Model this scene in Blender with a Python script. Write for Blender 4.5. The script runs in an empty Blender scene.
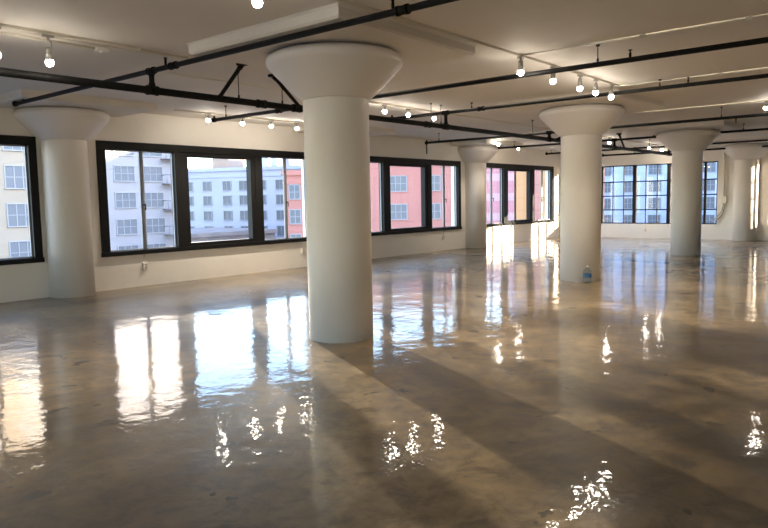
import bpy, bmesh, math, random
from mathutils import Vector, Matrix
random.seed(7)
C = bpy.data.collections.new('scene'); bpy.context.scene.collection.children.link(C)

# ------------------------------------------------------------------ measures
S, SY = 6.31, 6.195            # column grid
R0 = 0.353                     # shaft radius
WY, FX = 6.33, 19.05           # left wall face, far wall face
BX, RY = -12.6, -12.6          # rear wall, right wall
ZC, ZD, DH = 3.17, 3.055, 1.08 # ceiling, drop panel underside, half width
ZT, ZB = 2.625, 0.593
MY, MZ = 1.94, 2.797            # sprinkler main

# ------------------------------------------------------------------ materials
def mat(name, col, rough=.5, metal=0., emit=None, strength=0., noise=None, bump=None, coat=0., spec=.5):
    m = bpy.data.materials.new(name); m.use_nodes = True
    n = m.node_tree.nodes; l = m.node_tree.links; b = n['Principled BSDF']
    b.inputs['Base Color'].default_value = (*col, 1); b.inputs['Roughness'].default_value = rough
    b.inputs['Metallic'].default_value = metal; b.inputs['Coat Weight'].default_value = coat
    b.inputs['Specular IOR Level'].default_value = spec
    if emit: b.inputs['Emission Color'].default_value = (*emit, 1); b.inputs['Emission Strength'].default_value = strength
    tc = n.new('ShaderNodeTexCoord')
    if noise:
        sc, amt = noise
        t = n.new('ShaderNodeTexNoise'); t.inputs['Scale'].default_value = sc; t.inputs['Detail'].default_value = 5
        l.new(tc.outputs['Object'], t.inputs['Vector'])
        r = n.new('ShaderNodeMapRange'); r.inputs['To Min'].default_value = 1-amt; r.inputs['To Max'].default_value = 1+amt
        r.inputs['From Min'].default_value = .25; r.inputs['From Max'].default_value = .75
        l.new(t.outputs['Fac'], r.inputs['Value'])
        h = n.new('ShaderNodeHueSaturation'); h.inputs['Color'].default_value = (*col, 1)
        l.new(r.outputs['Result'], h.inputs['Value']); l.new(h.outputs['Color'], b.inputs['Base Color'])
    if bump:
        sc, st, dist = bump
        t = n.new('ShaderNodeTexNoise'); t.inputs['Scale'].default_value = sc; t.inputs['Detail'].default_value = 4
        l.new(tc.outputs['Object'], t.inputs['Vector'])
        k = n.new('ShaderNodeBump'); k.inputs['Strength'].default_value = st; k.inputs['Distance'].default_value = dist
        l.new(t.outputs['Fac'], k.inputs['Height']); l.new(k.outputs['Normal'], b.inputs['Normal'])
    return m

M = {}
M['wall'] = mat('wall_paint', (.86,.82,.77), .6, noise=(1.5,.02), bump=(9,.25,.01))
M['column'] = mat('column_paint', (.87,.82,.785), .42, noise=(2,.02), bump=(5,.2,.01))
M['ceiling'] = mat('ceiling_paint', (.78,.735,.675), .7, noise=(1.1,.04), bump=(6,.35,.012))
M['black'] = mat('black_frame', (.010,.010,.011), .55, spec=.2)
M['pipe'] = mat('black_pipe', (.008,.008,.008), .6, noise=(20,.3), spec=.15)
M['rod'] = mat('dark_rod', (.05,.045,.04), .5, metal=.3)
M['white_metal'] = mat('white_metal', (.78,.76,.70), .35)
M['conduit'] = mat('painted_conduit', (.76,.72,.63), .5)
M['lampbody'] = mat('brushed_lamp_body', (.45,.44,.42), .35, metal=.8)
M['bulb'] = mat('lit_bulb', (1,.95,.88), .3, emit=(1,.90,.76), strength=45)
M['red'] = mat('red_valve', (.5,.03,.02), .4)
M['hose'] = mat('grey_conduit', (.42,.38,.32), .6)
M['ground'] = mat('street_asphalt', (.18,.18,.19), .9, noise=(.2,.2))
M['white_facade'] = mat('white_facade', (.28,.275,.295), .8, noise=(.3,.06))
M['blue_facade'] = mat('pale_facade', (.40,.42,.52), .8, noise=(.3,.06))
M['far_facade'] = mat('pale_blue_facade', (.42,.47,.61), .8, noise=(.3,.06))
M['cream_facade'] = mat('cream_facade', (.31,.26,.20), .8, noise=(.3,.06))
M['brown'] = mat('brown_roof', (.24,.21,.20), .8, noise=(.4,.2))
M['tan'] = mat('tan_brick', (.33,.25,.19), .8, noise=(.6,.1))
M['red_brick'] = mat('salmon_facade', (.44,.185,.155), .8, noise=(.25,.06))
M['dark_glass'] = mat('dark_window_glass', (.14,.155,.175), .35, spec=.3)
M['pale_frame'] = mat('pale_window_frame', (.30,.31,.33), .5)
M['bluecap'] = mat('blue_label', (.015,.07,.17), .4)
M['iron'] = mat('painted_iron', (.16,.17,.2), .5)

def stripe(name, c1, c2, scale, vec):
    m = mat(name, c1, .7); n = m.node_tree.nodes; l = m.node_tree.links
    tc = n.new('ShaderNodeTexCoord'); s = n.new('ShaderNodeVectorMath'); s.operation = 'DOT_PRODUCT'; s.inputs[1].default_value = vec
    l.new(tc.outputs['Object'], s.inputs[0])
    k = n.new('ShaderNodeMath'); k.operation = 'MULTIPLY'; k.inputs[1].default_value = scale; l.new(s.outputs['Value'], k.inputs[0])
    f = n.new('ShaderNodeMath'); f.operation = 'FRACT'; l.new(k.outputs[0], f.inputs[0])
    g = n.new('ShaderNodeMath'); g.operation = 'GREATER_THAN'; g.inputs[1].default_value = .62; l.new(f.outputs[0], g.inputs[0])
    x = n.new('ShaderNodeMix'); x.data_type = 'RGBA'; x.inputs[6].default_value = (*c1,1); x.inputs[7].default_value = (*c2,1)
    l.new(g.outputs[0], x.inputs[0]); l.new(x.outputs[2], n['Principled BSDF'].inputs['Base Color'])
    return m
M['pink_stripe'] = stripe('pink_banded_facade', (.50,.22,.25), (.54,.34,.36), .5, (0,0,1))
M['orange_stripe'] = stripe('orange_boarded_facade', (.56,.30,.13), (.50,.22,.19), .42, (1,0,0))

def glass_mat(name='window_glass', tint=(.97,.98,1.0), rough=.0):
    m = bpy.data.materials.new(name); m.use_nodes = True; n = m.node_tree.nodes; l = m.node_tree.links; n.clear()
    o = n.new('ShaderNodeOutputMaterial'); t = n.new('ShaderNodeBsdfTransparent'); t.inputs[0].default_value = (*tint,1)
    g = n.new('ShaderNodeBsdfGlossy'); g.inputs['Roughness'].default_value = rough
    lw = n.new('ShaderNodeLayerWeight'); lw.inputs[0].default_value = .5
    pw = n.new('ShaderNodeMath'); pw.operation = 'POWER'; pw.inputs[1].default_value = 5; l.new(lw.outputs['Facing'], pw.inputs[0])
    f = n.new('ShaderNodeMath'); f.operation = 'MULTIPLY_ADD'; f.inputs[1].default_value = .9; f.inputs[2].default_value = .03; l.new(pw.outputs[0], f.inputs[0])
    x = n.new('ShaderNodeMixShader'); l.new(f.outputs[0], x.inputs[0]); l.new(t.outputs[0], x.inputs[1]); l.new(g.outputs[0], x.inputs[2])
    l.new(x.outputs[0], o.inputs[0]); return m
M['glass'] = glass_mat()
M['plastic'] = glass_mat('clear_plastic', (.86,.90,.93), .08)

def floor_mat():
    m = bpy.data.materials.new('polished_concrete'); m.use_nodes = True
    n = m.node_tree.nodes; l = m.node_tree.links; b = n['Principled BSDF']
    tc = n.new('ShaderNodeTexCoord')
    def noise(scale, detail=6, rough=.6, vec=None, dist=0):
        t = n.new('ShaderNodeTexNoise'); t.inputs['Scale'].default_value = scale; t.inputs['Detail'].default_value = detail
        t.inputs['Roughness'].default_value = rough; t.inputs['Distortion'].default_value = dist
        l.new(vec or tc.outputs['Object'], t.inputs['Vector']); return t
    def ramp(src, pts):
        r = n.new('ShaderNodeValToRGB'); e = r.color_ramp.elements
        while len(e) < len(pts): e.new(.5)
        for i,(p,c) in enumerate(pts): e[i].position = p; e[i].color = (*c,1)
        l.new(src, r.inputs[0]); return r
    def mix(fac, a, c, mode='MIX'):
        x = n.new('ShaderNodeMix'); x.data_type = 'RGBA'; x.blend_type = mode
        if isinstance(fac, (int,float)): x.inputs[0].default_value = fac
        else: l.new(fac, x.inputs[0])
        l.new(a, x.inputs[6]); 
        if isinstance(c, tuple): x.inputs[7].default_value = (*c,1)
        else: l.new(c, x.inputs[7])
        return x.outputs[2]
    big = noise(.45, 6, .6, dist=.6)
    base = ramp(big.outputs['Fac'], [(.38,(.066,.045,.021)), (.50,(.138,.098,.050)), (.62,(.25,.185,.105))])
    fine = noise(5.5, 8, .7, dist=.4)
    fr = ramp(fine.outputs['Fac'], [(.38,(.38,.35,.31)), (.50,(.95,.95,.95)), (.62,(1.4,1.36,1.3))])
    col = mix(.75, base.outputs[0], fr.outputs[0], 'MULTIPLY')
    # small dark stains with their own shapes
    sp = noise(3.6, 3, .5, dist=.3)
    sr = ramp(sp.outputs['Fac'], [(.0,(0,0,0)), (.67,(0,0,0)), (.70,(1,1,1))])
    col = mix(sr.outputs[0], col, (.035,.028,.018))
    # hairline cracks
    v = n.new('ShaderNodeTexVoronoi'); v.feature = 'DISTANCE_TO_EDGE'; v.inputs['Scale'].default_value = .32
    wv = noise(1.3, 4); ad = n.new('ShaderNodeVectorMath'); ad.operation = 'ADD'
    l.new(tc.outputs['Object'], ad.inputs[0]); l.new(wv.outputs['Color'], ad.inputs[1]); l.new(ad.outputs[0], v.inputs['Vector'])
    cr = ramp(v.outputs['Distance'], [(.0,(.35,.35,.35)), (.004,(0,0,0)), (1,(0,0,0))])
    col = mix(cr.outputs[0], col, (.05,.04,.025))
    l.new(col, b.inputs['Base Color'])
    rr = n.new('ShaderNodeMapRange'); rr.inputs['To Min'].default_value = .3; rr.inputs['To Max'].default_value = .5
    rr.inputs['From Min'].default_value = .3; rr.inputs['From Max'].default_value = .7
    l.new(fine.outputs['Fac'], rr.inputs['Value']); l.new(rr.outputs[0], b.inputs['Roughness'])
    b.inputs['Specular IOR Level'].default_value = .15; b.inputs['Coat Weight'].default_value = .72; b.inputs['Coat Roughness'].default_value = .035; b.inputs['Coat IOR'].default_value = 1.5
    # long shallow waves and small ripples of the troweled surface
    w1 = noise(1.6, 2, .5); w2 = noise(8, 3, .55); 
    m1 = n.new('ShaderNodeMath'); m1.operation = 'MULTIPLY_ADD'; m1.inputs[1].default_value = .35
    l.new(w2.outputs['Fac'], m1.inputs[0]); l.new(w1.outputs['Fac'], m1.inputs[2])
    k = n.new('ShaderNodeBump'); k.inputs['Strength'].default_value = 1; k.inputs['Distance'].default_value = .0075
    l.new(m1.outputs[0], k.inputs['Height'])
    l.new(k.outputs['Normal'], b.inputs['Normal']); l.new(k.outputs['Normal'], b.inputs['Coat Normal'])
    return m
M['floor'] = floor_mat()

# ------------------------------------------------------------------ mesh helpers
def box(bm, x0,x1,y0,y1,z0,z1):
    vs = [bm.verts.new(p) for p in ((x0,y0,z0),(x1,y0,z0),(x1,y1,z0),(x0,y1,z0),(x0,y0,z1),(x1,y0,z1),(x1,y1,z1),(x0,y1,z1))]
    for f in ((3,2,1,0),(4,5,6,7),(0,1,5,4),(1,2,6,5),(2,3,7,6),(3,0,4,7)): bm.faces.new([vs[i] for i in f])
def tube(bm, a, b, r, r2=None, n=14, cap=True):
    a, b = Vector(a), Vector(b); d = (b-a).normalized(); r2 = r if r2 is None else r2
    u = d.orthogonal().normalized(); v = d.cross(u)
    ra = []; rb = []
    for i in range(n):
        t = 2*math.pi*i/n; o = u*math.cos(t)+v*math.sin(t)
        ra.append(bm.verts.new(a+o*r)); rb.append(bm.verts.new(b+o*r2))
    for i in range(n):
        j = (i+1)%n; f = bm.faces.new((ra[i],ra[j],rb[j],rb[i])); f.smooth = True
    if cap: bm.faces.new(ra[::-1]); bm.faces.new(rb)
def lathe(bm, prof, n=64, cx=0, cy=0, cap=True):
    rings = []
    for r, z in prof:
        rings.append([bm.verts.new((cx+r*math.cos(2*math.pi*i/n), cy+r*math.sin(2*math.pi*i/n), z)) for i in range(n)])
    for a, b in zip(rings, rings[1:]):
        for i in range(n):
            j = (i+1)%n; f = bm.faces.new((a[i],a[j],b[j],b[i])); f.smooth = True
    if cap: bm.faces.new(rings[0][::-1]); bm.faces.new(rings[-1])
def sphere(bm, c, r, n=12):
    bmesh.ops.create_uvsphere(bm, u_segments=n*2, v_segments=n, radius=r, matrix=Matrix.Translation(c))
def obj(name, bm, m, parent=None, bevel=0):
    bmesh.ops.recalc_face_normals(bm, faces=bm.faces[:])
    me = bpy.data.meshes.new(name); bm.to_mesh(me); bm.free(); me.materials.append(m)
    o = bpy.data.objects.new(name, me); C.objects.link(o)
    if parent: o.parent = parent
    if bevel:
        b = o.modifiers.new('bevel','BEVEL'); b.width = bevel; b.segments = 2; b.limit_method = 'ANGLE'
    return o
def NB(): return bmesh.new()
def tag(o, label, cat, group=None, kind=None):
    if label: o['label'] = label
    if cat: o['category'] = cat
    if group: o['group'] = group
    if kind: o['kind'] = kind
    return o
def thing(name, label, cat, loc=(0,0,0), group=None, rz=0):
    o = bpy.data.objects.new(name, None); C.objects.link(o); o.location = loc; o.rotation_euler = (0,0,rz)
    return tag(o, label, cat, group)
def struct(name, bm, m, parent=None):
    o = obj(name, bm, m, parent)
    if not parent: o['kind'] = 'structure'
    return o

# ------------------------------------------------------------------ room shell
bm = NB(); box(bm, BX-.3, FX+.35, RY-.3, WY+.35, -.3, 0); struct('floor', bm, M['floor'])
bm = NB(); box(bm, BX-.3, FX+.35, RY-.3, WY+.35, ZC, ZC+.3); struct('ceiling', bm, M['ceiling'])

PER = 6.21; W0 = .615; WW = 5.19
left_windows = [W0+PER*k for k in (-2,-1,0,1,2)]
far_windows = [(.88,5.58), (-5.33,-.63)]
FZ0, FZ1 = .505, 2.585
TH = .30
def wall_with_holes(name, axis, c0, c1, u0, u1, holes, z0, z1):
    """axis 'x': wall runs along x between y=c0..c1; axis 'y': runs along y between x=c0..c1"""
    bm = NB()
    def b(a0,a1,zz0,zz1):
        if a1-a0 < 1e-4: return
        if axis == 'x': box(bm, a0,a1,c0,c1,zz0,zz1)
        else: box(bm, c0,c1,a0,a1,zz0,zz1)
    b(u0,u1,0,z0); b(u0,u1,z1,ZC)
    cur = u0
    for a, e in sorted(holes): b(cur,a,z0,z1); cur = e
    b(cur,u1,z0,z1)
    return struct(name, bm, M['wall'])
wall_with_holes('wall_left','x', WY, WY+TH, BX, FX, [(w+.04, w+WW-.04) for w in left_windows], ZB+.04, ZT-.04)
wall_with_holes('wall_far','y', FX, FX+TH, RY, WY+TH, far_windows, FZ0, FZ1)
added_rear_windows = [(.3-6.2*k, 5.7-6.2*k) for k in (0,1,2)]  # unseen openings added behind the camera to let skylight onto the columns
wall_with_holes('wall_rear','y', BX-TH, BX, RY, WY+TH, added_rear_windows, FZ0, FZ1)
bm = NB(); box(bm, BX-TH, FX+TH, RY-TH, RY, 0, ZC); struct('wall_right', bm, M['wall'])

# left wall black timber windows: casement pair, fixed light, casement pair
def left_window(idx, x0):
    w = thing('window_%d' % idx, None, None, (x0, WY, 0)); w['kind'] = 'structure'
    y0, y1 = -.035, .13
    # outer frame
    bm = NB()
    box(bm, 0, WW, y0, y1, 2.485, ZT); box(bm, -.01, WW+.01, y0-.02, y1, ZB, .672)
    box(bm, 0, .155, y0, y1, .672, 2.485); box(bm, WW-.13, WW, y0, y1, .672, 2.485)
    box(bm, 1.545, 1.73, y0, y1, .672, 2.485); box(bm, 3.49, 3.69, y0, y1, .672, 2.485)
    obj('window_frame', bm, M['black'], w, .006)
    # thick frame of the fixed middle light
    bm = NB(); a, b = 1.73, 3.49
    box(bm, a, b, y0+.015, y1, 2.405, 2.485); box(bm, a, b, y0+.015, y1, .672, .74)
    box(bm, a, a+.11, y0+.015, y1, .74, 2.405); box(bm, b-.11, b, y0+.015, y1, .74, 2.405)
    obj('fixed_light_frame', bm, M['black'], w, .004)
    for a, b in ((.155,1.545),(3.69,WW-.13)):
        mid = (a+b)/2+.03
        bm = NB(); box(bm, mid-.02, mid+.02, .03, .09, .672, 2.485)
        mu = obj('mullion', bm, M['iron'], w)
        bm = NB(); tube(bm, (mid, .035, 1.5), (mid, -.03, 1.5), .012); tube(bm, (mid, -.03, 1.505), (mid, -.03, 1.40), .011)
        obj('latch_handle', bm, M['black'], mu)
        for p, q in ((a, mid-.02), (mid+.02, b)):
            bm = NB(); box(bm, p, q, .055, .061, .672, 2.485); obj('window_pane', bm, M['glass'], w)
            bm = NB(); t = .022
            box(bm, p, p+t, .045, .08, .672, 2.485); box(bm, q-t, q, .045, .08, .672, 2.485)
            box(bm, p, q, .045, .08, .672, .672+t); box(bm, p, q, .045, .08, 2.485-t, 2.485)
            obj('casement_sash', bm, M['pale_frame'], w)
    bm = NB(); box(bm, 1.84, 3.38, .055, .061, .74, 2.405); obj('window_pane', bm, M['glass'], w)
    # outside sill
    bm = NB(); box(bm, -.02, WW+.02, .13, .36, ZB-.02, ZB+.05); obj('window_sill', bm, M['wall'], w)
for i, x0 in enumerate(left_windows): left_window(i+1, x0)

# far steel grid windows, and the unseen rear ones added for light
def steel_window(idx, xw, y0, y1, sgn):
    w = thing('window_%d' % idx, None, None, (xw, (y0+y1)/2, 0)); w['kind'] = 'structure'
    W = y1-y0; h = W/2; n = round(W/.392); st = W/n; a, b = .05, .10
    def B(bm, ya, yb, za, zb, d0=a, d1=b):
        xs = sorted((sgn*d0, sgn*d1)); box(bm, xs[0], xs[1], ya, yb, za, zb)
    bm = NB()
    B(bm, -h, h, FZ1-.035, FZ1); B(bm, -h, h, FZ0, FZ0+.035); B(bm, -h, -h+.035, FZ0, FZ1); B(bm, h-.035, h, FZ0, FZ1)
    obj('window_frame', bm, M['black'], w)
    for k in (1,4,7,10):
        bm = NB(); t = .06 if k in (4,7) else .032
        B(bm, -h+k*st-t, -h+k*st+t, FZ0, FZ1, .03, .13); obj('mullion', bm, M['black'], w)
    bm = NB()
    for k in range(1, n):
        if k not in (1,4,7,10): B(bm, -h+k*st-.013, -h+k*st+.013, FZ0, FZ1)
    for z in (1.0, 1.497, 2.0): B(bm, -h, h, z-.02, z+.02)
    obj('glazing_bars', bm, M['black'], w)
    bm = NB(); B(bm, -h, h, FZ0, FZ1, .072, .077); obj('window_pane', bm, M['glass'], w)
k = len(left_windows)+1
for y0, y1 in far_windows: steel_window(k, FX, y0, y1, 1); k += 1
for y0, y1 in added_rear_windows: steel_window(k, BX, y0, y1, -1); k += 1

# ------------------------------------------------------------------ columns
def shaft_mesh():
    bm = NB(); lathe(bm, [(R0,0),(R0,2.56),(R0+.003,2.575)], 96); return bm
def capital_mesh():
    bm = NB()
    pr = [(R0+.006,2.572),(R0+.02,2.585)]
    for t in [i/10 for i in range(1,11)]:
        r = R0+.02 + (.695-R0-.02)*(t**.93); z = 2.585+(2.895-2.585)*t
        pr.append((r, z))
    pr += [(.715,2.918),(.727,2.94),(.731,2.965),(.726,2.99),(.71,3.015),(.68,3.035),(.64,3.048),(.59,3.056)]
    lathe(bm, pr, 96); return bm
def panel_mesh(d=DH):
    bm = NB(); e = .02
    vs = []
    for s, z in ((d-e, ZD), (d, ZD+e), (d-.0, ZC-.02), (d+.02, ZC+.001)):
        vs.append([bm.verts.new((sx*s, sy*s, z)) for sx, sy in ((-1,-1),(1,-1),(1,1),(-1,1))])
    for a, b in zip(vs, vs[1:]):
        for i in range(4): bm.faces.new((a[i], a[(i+1)%4], b[(i+1)%4], b[i]))
    bm.faces.new(vs[0][::-1]); bm.faces.new(vs[-1]); return bm
COLS = [
 ((0,0), 'large white round column nearest the camera, left of centre'),
 ((0,SY), 'white round column at the left end, half set in the window wall'),
 ((S,0), 'white round column with the water bottle at its foot'),
 ((2*S,0), 'white round column in front of the gridded far windows'),
 ((3*S,0), 'farthest white round column, set in the far wall, with sunlit panes on its shaft'),
 ((2*S,SY), 'white round column between the last two windows of the left wall'),
 ((S,SY), 'white round column on the left wall directly behind the nearest column'),
]
proto = None
for (x, y), lab in COLS:
    if proto is None:
        c = thing('round_column', lab, 'column', (x,y,0), 'round white columns with flared capitals')
        proto = [obj('shaft', shaft_mesh(), M['column'], c), obj('capital', capital_mesh(), M['column'], c), obj('drop_panel', panel_mesh(), M['ceiling'], c)]
    else:
        c = thing('round_column', lab, 'column', (x,y,0), 'round white columns with flared capitals')
        for p in proto:
            q = p.copy(); C.objects.link(q); q.parent = c

# ------------------------------------------------------------------ sprinkler pipework
def coupling(bm, p, d, r, L=.05):
    p = Vector(p); d = Vector(d).normalized()
    tube(bm, p-d*L, p+d*L, r+.008); tube(bm, p-d*L*1.3, p-d*L*.75, r+.013); tube(bm, p+d*L*.75, p+d*L*1.3, r+.013)
def hanger(parent, x, y, z, r, loop=True):
    bm = NB(); tube(bm, (x,y,z+r), (x,y,ZC), .006, n=8); tube(bm, (x,y,ZC-.02), (x,y,ZC), .022, n=10)
    # clevis loop
    tube(bm, (x,y,z+r), (x,y,z+r+.035), .014, n=8)
    obj('hanger_rod', bm, M['rod'], parent)
def sprinkler(parent, x, y, z, up=1):
    bm = NB(); tube(bm, (x,y,z), (x,y,z+up*.05), .014); tube(bm, (x,y,z+up*.05), (x,y,z+up*.075), .008)
    tube(bm, (x,y,z+up*.075), (x,y,z+up*.082), .022); tube(bm, (x-.012,y,z+up*.045), (x-.012,y,z+up*.078), .004, n=6)
    tube(bm, (x+.012,y,z+up*.045), (x+.012,y,z+up*.078), .004, n=6)
    obj('sprinkler_head', bm, M['pipe'], parent)

# the main, running the length of the room
main = thing('sprinkler_main_pipe', 'thick black sprinkler main running the length of the room beneath the branch pipes', 'pipe', (0,0,0))
bm = NB(); tube(bm, (BX+.02,MY,MZ), (FX-.02,MY,MZ), .042); obj('pipe_run', bm, M['pipe'], main)
for x in (-.99, .62, 1.25, 2.05, 4.35, 4.9, 9.0, 12.85, 17.4):
    bm = NB(); coupling(bm, (x,MY,MZ), (1,0,0), .042, .055); obj('coupling', bm, M['pipe'], main)
for x in (-7.5,-3.6,.25,.99,4.45,4.75,8.2,11.9,15.6): hanger(main, x, MY, MZ, .042)
def brace(p, q):
    bm = NB(); tube(bm, p, q, .025); d = (Vector(q)-Vector(p)).normalized(); tube(bm, Vector(q)-d*.07, q, .032); tube(bm, p, Vector(p)+d*.05, .03)
    box(bm, q[0]-.05, q[0]+.05, q[1]-.05, q[1]+.05, q[2]-.012, ZC); obj('sway_brace', bm, M['pipe'], main)
brace((-.07,MY,MZ), (-.07,1.46,3.15)); brace((1.33,MY,MZ+.01), (.70,MY-.16,3.15))
brace((9.3,MY,MZ), (9.75,MY-.5,3.15)); brace((13.6,MY,MZ), (12.9,MY-.1,3.15))
bm = NB(); tube(bm, (18.2,MY-.0,MZ), (18.2,MY,MZ-.14), .05); tube(bm, (18.14,MY,MZ-.15), (18.26,MY,MZ-.15), .075); obj('valve', bm, M['red'], main)

def branch(label, x, z, y0, y1, r=.026, riser=True, hangers=(), heads=(), couplings=(), drops=(), pend=()):
    t = thing('sprinkler_branch_pipe', label, 'pipe', (0,0,0), 'sprinkler branch pipes')
    bm = NB(); tube(bm, (x,y0,z), (x,y1,z), r); obj('pipe_run', bm, M['pipe'], t)
    bm = NB(); tube(bm, (x,y1-.05,z), (x,y1+.012,z), r+.011); tube(bm, (x,y1-.02,z), (x,y1-.02,z+r+.04), r*.6); obj('end_cap', bm, M['pipe'], t)
    if riser:
        bm = NB(); tube(bm, (x,MY,MZ+.038), (x,MY,z), .03)
        tube(bm, (x,MY,MZ+.04), (x,MY,MZ+.095), .045, .031); tube(bm, (x,MY,z-.075), (x,MY,z-.02), .028, .04)
        obj('riser_nipple', bm, M['pipe'], t)
        bm = NB(); coupling(bm, (x,MY,z), (0,1,0), r); obj('coupling', bm, M['pipe'], t)
    for y in couplings:
        bm = NB(); coupling(bm, (x,y,z), (0,1,0), r, .045); obj('coupling', bm, M['pipe'], t)
    for y in hangers: hanger(t, x, y, z, r)
    for y in heads: sprinkler(t, x, y, z+r-.005)
    for y in pend: sprinkler(t, x, y, z-r+.005, -1)
    for y, L in drops:
        bm = NB(); tube(bm, (x,y,z), (x,y,z-L), .016); tube(bm, (x,y,z-.04), (x,y,z+.005), r+.01); obj('drop_pipe', bm, M['pipe'], t)
    return t
branch('black branch pipe crossing the upper left of the photo above the nearest column', -.99, 3.016, RY+.02, 5.58, .029, hangers=(5.3,-4.5), heads=(1.65,-1.6,5.62), couplings=(1.5,-1.7))
branch('black branch pipe passing behind the top of the nearest column to the upper right', 2.05, 2.955, RY+.02, 4.9, .029, hangers=(4.55,-2.06,-5), heads=(-2.42,), couplings=(3.2,))
branch('black branch pipe reaching the right edge below the row of track lights', 4.9, 3.045, RY+.02, 3.2, .029, hangers=(1.39,-1.81,-5), heads=(-2.2,), couplings=(1.95,1.2))
branch('black branch pipe that turns down beside the second window of the left wall', 9.0, 2.95, RY+.02, 5.38, .029, hangers=(4.97,-1.64), couplings=(1.2,), drops=((5.36,.28),), pend=(-1.9,))
branch('black branch pipe ending in front of the column between the last two left windows', 12.85, 3.0, RY+.02, 5.9, .029, hangers=(5.5,4.96,-1.2), heads=(0.9,))
branch('short thin black branch pipe high before the last left window', 17.4, 3.05, RY+.02, 6.2, .03, hangers=(6.0,3.5), heads=(.7,))
branch('black branch pipe closest to the far wall', 18.45, 2.94, RY+.02, 4.55, .03, riser=True, hangers=(3.4,-.3))

# ------------------------------------------------------------------ lighting tracks, conduits, lamps
def track(label, y, x0, x1, w=.03, pair=False):
    t = thing('lighting_track', label, 'lighting track', (0,0,0))
    bm = NB(); box(bm, x0, x1, y-w/2, y+w/2, ZC-.03, ZC); obj('track_rail', bm, M['conduit'], t, .003)
    for e in (x0, x1):
        bm = NB(); box(bm, e-.02, e+.02, y-w/2-.004, y+w/2+.004, ZC-.034, ZC-.0); obj('end_cap', bm, M['conduit'], t)
    return t
track('cream lighting track on the ceiling at the upper left', 1.60, -5.2, -1.35, .045)
track('cream lighting track with the five lamps right of the nearest column', -1.19, -7.5, 4.95, .022)
track('cream lighting track near the window wall left of the nearest column', 5.50, 1.7, 5.2)
track('cream lighting track just right of the nearest column capital', 2.50, 3.3, 6.6)
track('lighting track near the window wall at the far end', 5.40, 11.2, 15.4)
track('lighting track over the middle of the far bay', 2.50, 13.2, 18.9)
def conduit(label, pts, r=.012, straps=()):
    t = thing('ceiling_conduit', label, 'conduit', (0,0,0))
    bm = NB()
    for a, b in zip(pts, pts[1:]): tube(bm, a, b, r, n=10); sphere(bm, b, r, 5)
    obj('conduit_run', bm, M['conduit'], t)
    for p in straps:
        bm = NB(); box(bm, p[0]-.03, p[0]+.03, p[1]-.03, p[1]+.03, ZC-.035, ZC); obj('junction_box', bm, M['conduit'], t)
zc = ZC-.014
conduit('thin cream conduit running beside the upper left lighting track', [(-7,1.72,zc),(-.70,1.66,zc)], .02, [(-2.2,1.70)])
conduit('thin cream conduit on the wall side of the upper left lighting track', [(-7,1.93,zc),(-1.6,1.9,zc)], .014)
conduit('thin cream conduit crossing the ceiling behind the second black branch pipe', [(1.92,-1.19,zc),(1.92,-9,zc)], .011, [(1.92,-2.6),(1.92,-3.6)])
conduit('thin cream conduit crossing the ceiling from the end of the lamp row', [(4.98,-1.19,zc),(5.02,-9,zc)], .011, [(5.0,-2.6)])
conduit('thin cream conduit crossing the ceiling above the far branch pipes', [(8.6,0.6,zc),(8.6,-9,zc)], .011)
conduit('thin cream conduit beside the track near the window wall', [(-.6,2.6,zc),(3.3,2.52,zc)], .009)
conduit('thin cream conduit running toward the far end above the main pipe', [(6.6,2.5,zc),(13.2,2.5,zc)], .011)

lamp_root = None
def track_light(x, y, zb, label, aim=0, power=33):
    """zb: height of the bulb"""
    global lamp_root
    t = thing('track_light', label, 'track light', (x,y,0), 'track lights')
    top = ZC-.03
    bm = NB(); box(bm, -.055, .055, -.018, .018, top-.022, top); obj('track_adapter', bm, M['white_metal'] if aim else M['lampbody'], t, .003)
    bm = NB(); tube(bm, (0,0,top-.02), (0,0,top-.055), .012, n=10)
    tube(bm, (0,0,top-.05), (.03,0,top-.065), .007, n=8); tube(bm, (.03,0,top-.065), (.03,0,zb+.055), .006, n=8); obj('yoke', bm, M['lampbody'], t)
    bm = NB(); tube(bm, (0,0,zb+.02), (0,0,min(top-.045, zb+.14)), .036, .026, 20); obj('lamp_body', bm, M['lampbody'], t)
    bm = NB(); sphere(bm, (0,0,zb), .038, 10)
    for f in bm.faces: f.smooth = True
    obj('bulb', bm, M['bulb'], t)
    ld = bpy.data.lights.new('lamp_glow','SPOT'); ld.spot_size = math.radians(125); ld.spot_blend = .7; ld.energy = power; ld.color = (1,.86,.68); ld.shadow_soft_size = .04
    lo = bpy.data.objects.new('lamp_glow', ld); C.objects.link(lo); lo.parent = t; lo.location = (0,0,zb-.055)
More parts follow.
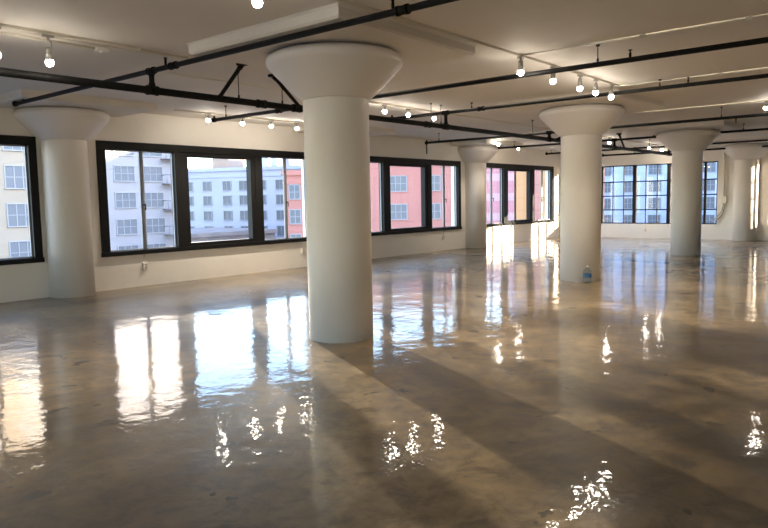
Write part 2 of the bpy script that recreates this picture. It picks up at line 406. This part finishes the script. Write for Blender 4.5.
L = [
 (-2.30,1.60,2.88,'lit track light at the upper left, the nearer one wholly in view'),
 (-2.78,1.60,2.88,'lit track light cut by the left edge of the photo'),
 (-2.06,-1.19,2.955,'lit track light cut by the top edge of the photo'),
 (1.90,-1.19,2.96,'first lit track light of the five right of the nearest column'),
 (2.74,-1.19,2.96,'second lit track light of the five right of the nearest column'),
 (3.55,-1.19,2.96,'third lit track light of the five right of the nearest column'),
 (4.08,-1.19,2.96,'fourth lit track light of the five right of the nearest column'),
 (4.65,-1.19,2.96,'last lit track light of the five right of the nearest column'),
 (2.37,5.50,3.03,'lit track light by the window wall, first of the four left of the nearest column'),
 (3.17,5.50,3.03,'lit track light by the window wall, second of the four left of the nearest column'),
 (3.90,5.50,3.03,'lit track light by the window wall, third of the four left of the nearest column'),
 (4.60,5.50,3.03,'lit track light by the window wall, closest to the nearest column on its left'),
 (3.86,2.50,3.03,'lit track light just right of the nearest column shaft'),
 (4.53,2.50,3.03,'middle lit track light of the three over the second window'),
 (5.33,2.50,3.03,'right one of the three lit track lights over the second window'),
 (12.0,5.0,3.04,'small lit track light above the column between the last left windows'),
 (13.9,5.40,3.02,'small lit track light above the last left window'),
 (13.9,2.50,3.02,'small lit track light just right of the column with the bottle'),
 (17.2,2.50,3.02,'small lit track light over the middle of the far grid window'),
 (18.5,2.50,3.02,'small lit track light left of the column before the far windows'),
 (8.63,-2.47,3.03,'lit track light at the right edge under the ceiling'),
]
for a in L: track_light(*a)
# unlit adapter box on the left track and smoke detector
d = thing('smoke_detector', 'small round white smoke detector on the ceiling above the bottle column', 'smoke detector', (7.76,-.2,0))
bm = NB(); lathe(bm, [(.05,ZC-.045),(.062,ZC-.03),(.065,ZC-.0)], 24); obj('detector_body', bm, M['white_metal'], d)
d = thing('track_connector', 'small white connector box at the end of the upper left track', 'connector box', (-1.6,1.9,0))
bm = NB(); box(bm, -.07,.07,-.03,.03,ZC-.035,ZC); obj('connector_body', bm, M['white_metal'], d, .006)
bm = NB(); tube(bm, (0,0,ZC-.03), (0,0,ZC-.05), .025); obj('connector_stem', bm, M['white_metal'], d)

# ------------------------------------------------------------------ outlets on the walls
def outlet(label, x, y, z, face):
    t = thing('wall_outlet', label, 'wall outlet', (x,y,z), 'outlets under the windows', 0 if face == 'y' else -math.pi/2)
    bm = NB(); box(bm, -.055,.055,-.035,0,-.06,.06); obj('outlet_box', bm, M['wall'], t, .006)
    bm = NB(); box(bm, -.02,.02,-.04,-.034,-.04,-.01); box(bm, -.02,.02,-.04,-.034,.01,.04); obj('socket', bm, M['hose'], t)
    bm = NB(); tube(bm, (0,-.015,.06), (0,-.015,ZB-z-.01 if face=='y' else FZ0-z-.01), .010, n=8); obj('conduit_stub', bm, M['wall'], t)
outlet('white outlet box under the first left window group', 1.44, WY, .37, 'y')
outlet('white outlet box under the left window just left of the nearest column', 5.45, WY, .38, 'y')
outlet('white outlet box under the window group right of the nearest column', 11.09, WY, .38, 'y')
outlet('white outlet box under the gridded far window', FX, 3.2, .28, 'x')

# riser conduit by the far window
t = thing('wall_conduit', 'pale conduit with a curved grey hose running down the far wall beside the grid window', 'conduit', (0,0,0))
bm = NB()
for dy in (0, -.07): tube(bm, (FX-.03,.68+dy,1.15), (FX-.03,.68+dy,ZC), .022, n=10)
obj('vertical_conduits', bm, M['conduit'], t)
bm = NB(); pts = [(FX-.05,.66,1.3),(FX-.05,.64,1.1),(FX-.05,.68,.9),(FX-.05,.78,.74),(FX-.05,.92,.62),(FX-.05,1.02,.60)]
for o_ in (0,.06):
    pp = [(p[0],p[1]+o_*.6,p[2]+o_) for p in pts]
    for a, b in zip(pp, pp[1:]): tube(bm, a, b, .018, n=10); sphere(bm, b, .018, 5)
obj('flexible_hose', bm, M['hose'], t)
bm = NB(); box(bm, FX-.09,FX,.58,.72,1.2,1.42); obj('junction_box', bm, M['conduit'], t)

# ------------------------------------------------------------------ water bottle
b_ = thing('water_bottle', 'clear plastic water bottle with a blue label at the foot of the second column', 'bottle', (5.88,-.32,0))
bm = NB(); lathe(bm, [(.06,0),(.070,.008),(.072,.06),(.068,.07),(.072,.08),(.072,.19),(.068,.215),(.045,.25),(.022,.272),(.020,.29)], 32); obj('bottle_body', bm, M['plastic'], b_)
bm = NB(); lathe(bm, [(.0725,.108),(.073,.11),(.073,.165),(.0725,.167)], 32, cap=False); obj('bottle_label', bm, M['bluecap'], b_)
bm = NB(); lathe(bm, [(.022,.283),(.023,.286),(.023,.305),(.021,.308)], 24); obj('bottle_cap', bm, M['white_metal'], b_)

# ------------------------------------------------------------------ outside
bm = NB(); box(bm, -150, 300, -60, 300, -14.2, -14); tag(struct('ground', bm, M['ground']), None, None)
# body of our own building below and above the loft
bm = NB(); box(bm, BX-.3, FX+.35, RY-.3, WY+.35, -14, -.31); struct('wall_lower_storeys', bm, M['wall'])

WMESH = {}
def win_meshes(w, h, nx, ny):
    key = (round(w,2), round(h,2), nx, ny)
    if key in WMESH: return WMESH[key]
    bm = NB(); t = .09; d0, d1 = -.10, .0
    box(bm, -w/2-t, w/2+t, d0, d1, h/2, h/2+t); box(bm, -w/2-t, w/2+t, d0-.06, d1, -h/2-t, -h/2)
    box(bm, -w/2-t, -w/2, d0, d1, -h/2, h/2); box(bm, w/2, w/2+t, d0, d1, -h/2, h/2)
    for i in range(1, nx): box(bm, -w/2+w*i/nx-.035, -w/2+w*i/nx+.035, d0+.03, d1, -h/2, h/2)
    for i in range(1, ny): box(bm, -w/2, w/2, d0+.03, d1, -h/2+h*i/ny-.03, -h/2+h*i/ny+.03)
    a = obj('window', bm, M['pale_frame'])
    bm = NB(); box(bm, -w/2, w/2, -.03, 0, -h/2, h/2); b = obj('pane', bm, M['dark_glass'], a)
    WMESH[key] = [a, b, False]; return WMESH[key]
def add_window(parent, u, z, w, h, nx, ny):
    e = win_meshes(w, h, nx, ny)
    if not e[2]: a, b = e[0], e[1]; e[2] = True
    else:
        a = e[0].copy(); b = e[1].copy(); C.objects.link(a); C.objects.link(b); b.parent = a
    a.parent = parent; a.location = (u, 0, z)
def building(label, x, y, rz, W, D, z1, wall, wins, w, h, nx, ny, cat='building', parapet=True, z0=-14):
    t = thing('city_building', label, cat, (x,y,0), None, rz)
    bm = NB(); box(bm, 0, W, 0, D, z0, z1); obj('outer_wall', bm, wall, t)
    if parapet:
        bm = NB(); box(bm, -.2, W+.2, -.25, D+.2, z1, z1+.5); box(bm, -.1, W+.1, -.12, 0, z1-.9, z1-.6); obj('cornice', bm, wall, t)
    for (u, z) in wins: add_window(t, u, z, w, h, nx, ny)
    return t
def grid(us, zs): return [(u, z) for z in zs for u in us]

# A: white building with fire escapes, lit by the low sun in its upper floors
zA = [18.4,15.65,12.9,10.15,7.4,4.75,2.0,-.75,-3.5,-6.2]
A = building('white five-row apartment building with fire escapes seen through the first window', 23.5, 61, 0, 15.6, 14, 21, M['white_facade'],
         grid([1.6,5.2,8.9,12.2], zA[:9]), 2.2, 1.5, 3, 2)
def escape(parent, u, zs):
    t = obj_ = bpy.data.objects.new('fire_escape', None); C.objects.link(t); t.parent = parent; t.location = (u,0,0)
    for i, z in enumerate(zs):
        bm = NB(); box(bm, -1,1,-1.1,0,z-.08,z)
        for xx in (-1,-.5,0,.5,1): tube(bm, (xx,-1.1,z), (xx,-1.1,z+.9), .03, n=6)
        tube(bm, (-1,-1.1,z+.9), (1,-1.1,z+.9), .04, n=6); tube(bm, (-1,0,z+.9), (-1,-1.1,z+.9), .04, n=6); tube(bm, (1,0,z+.9), (1,-1.1,z+.9), .04, n=6)
        obj('escape_platform', bm, M['iron'], t)
escape(A, 14.2, [z-1.0 for z in zA[2:9]])

# building seen through the leftmost window
building('cream building with tall paned windows seen through the leftmost window', 2, 58, 0, 20.3, 14, 21, M['cream_facade'],
         grid([2,6.2,10.4,14.6,18.7], [17.6,14.2,10.8,7.4,4.1,.8,-2.5]), 2.2, 1.9, 3, 2)

# B: pale building turned toward us, in shade
import math as _m
Bx0, By0 = 53.0, 86.0
angB = _m.atan2(-.93, .37)                # direction of the front, so that its outer normal points back to the loft
B = building('pale blue-white building with paired narrow windows seen through the first window group', Bx0, By0, angB, 24, 16, 6.1, M['blue_facade'],
         grid([1.6,4.3,7.4,10.7,13.4,16.3,19.2,22.1], [4.0,1.9,-.3,-2.5,-4.7]), 1.25, 1.25, 2, 1)
bm = NB(); box(bm, 7.2, 9.8, 2, 7, 6.1, 8.6); obj('roof_house', bm, M['tan'], B)
bm = NB(); box(bm, 13.2, 16.4, 2, 7, 6.1, 8.5); obj('roof_house', bm, M['blue_facade'], B)
bm = NB(); tube(bm, (19,4,6.1), (19,4,8.3), .9, n=20); obj('roof_tank', bm, M['white_facade'], B)
# low brown roofed building in front of it
Lw = building('low brown building with a flat roof in front of the pale building', 40.5, 62, 0, 13, 14, -2.4, M['brown'], grid([2,6,10],[-4.5]), 1.4, 1.4, 2, 1)

# red building facing the loft: low wing, tall block, then a banded and a boarded block in one row
RA = math.radians(-50); RX, RYY = 41.6, 47.7
def row(u): return RX+u*math.cos(RA), RYY+u*math.sin(RA)
x_, y_ = row(.5)
building('low salmon red wing seen left of the nearest column', x_, y_, RA, 4.1, 9, 4.2, M['red_brick'],
         grid([1.1,3.0],[2.5,.0,-2.5]), 1.0, 1.35, 2, 2)
x_, y_ = row(5.1)
building('tall salmon red building filling the second window group', x_, y_, RA, 13.4, 12, 9.8, M['red_brick'],
         grid([2.0,7.0,10.4],[8.6,5.95,3.15,.3,-2.5]), 1.65, 1.45, 3, 2)
x_, y_ = row(18.9)
building('pink banded building seen at the left of the last left window', x_, y_, RA, 5.0, 12, 8.2, M['pink_stripe'], [], 1,1,1,1, parapet=False)
x_, y_ = row(24.1)
building('orange and pink boarded building seen through the last left window', x_, y_, RA, 9, 10, 8.6, M['orange_stripe'], [], 1,1,1,1, parapet=False)

# far building through the grid windows, shaded side toward us
building('pale blue building with rows of windows seen through the gridded far window', 110, 60, -math.pi/2, 52, 16, 22, M['far_facade'],
         grid([2.5+4.1*i for i in range(12)], [17.2,14.35,11.5,8.65,5.85,3.0,.2,-2.6]), 1.9, 1.7, 3, 2)

# unseen blocks added to keep the low sun off most facades opposite
building('unseen tall block added to shade the cream building', 38, -30, 0, 26, 14, 27, M['tan'], grid([3,9,15,21],[-4,4,12,20]), 2,2,2,2)
building('unseen low middle block added to shade the lower white building', 64.5, -30, 0, 10, 14, 17, M['cream_facade'], grid([3,7],[-4,4,12]), 2,2,2,2)
building('unseen long block added to shade the white and red buildings', 75, -30, 0, 70, 14, 22, M['white_facade'], grid([5,20,35,50,65],[-4,4,12]), 2,2,2,2)

# ------------------------------------------------------------------ light
w = bpy.data.worlds.new('world'); bpy.context.scene.world = w; w.use_nodes = True
n = w.node_tree.nodes; l = w.node_tree.links
sky = n.new('ShaderNodeTexSky'); sky.sky_type = 'NISHITA'; sky.sun_disc = False; sky.sun_elevation = math.radians(28)
SD = Vector((-.52, 1, -.19)).normalized()      # the way the low sun travels
sky.sun_rotation = math.atan2(-SD.x, -SD.y)
sky.air_density = 1.0; sky.dust_density = .4
l.new(sky.outputs[0], n['Background'].inputs[0]); n['Background'].inputs[1].default_value = .43
sd = bpy.data.lights.new('sun','SUN'); sd.energy = 16; sd.color = (1,.80,.56); sd.angle = math.radians(.6)
so = bpy.data.objects.new('sun', sd); C.objects.link(so); so.rotation_euler = SD.to_track_quat('-Z','Y').to_euler()
# low sun thrown back by the upper windows of the white building across the street
gd = bpy.data.lights.new('window_glint','SPOT'); gd.energy = 270000; gd.color = (1,.84,.62); gd.spot_size = math.radians(10.6); gd.spot_blend = .12; gd.shadow_soft_size = .5
go = bpy.data.objects.new('window_glint', gd); C.objects.link(go); go.location = (31.0, 60.4, 11.3)
go.rotation_euler = (Vector((4.6,-2.1,0))-go.location).to_track_quat('-Z','Y').to_euler()

# ------------------------------------------------------------------ camera
cam = bpy.data.cameras.new('camera'); co = bpy.data.objects.new('camera', cam); C.objects.link(co)
f = 686.39; cam.sensor_fit = 'HORIZONTAL'; cam.sensor_width = 36; cam.lens = f/768*36
F = Vector((.76527,.63704,-.09240)); Rr = Vector((.63837,-.76952,-.01827)); U = Vector((.08274,.04501,.99555))
mx = Matrix((Rr, U, -F)).transposed().to_4x4(); mx.translation = Vector((-5.4656,-5.1827,1.5)); co.matrix_world = mx
cam.clip_start = .05; cam.clip_end = 1000
sc = bpy.context.scene; sc.camera = co
sc.view_settings.view_transform = 'Standard'; sc.view_settings.look = 'None'; sc.view_settings.gamma = 1; sc.view_settings.use_curve_mapping = False
sc.view_settings.exposure = 1.72
sc.cycles.max_bounces = 10; sc.cycles.transparent_max_bounces = 16
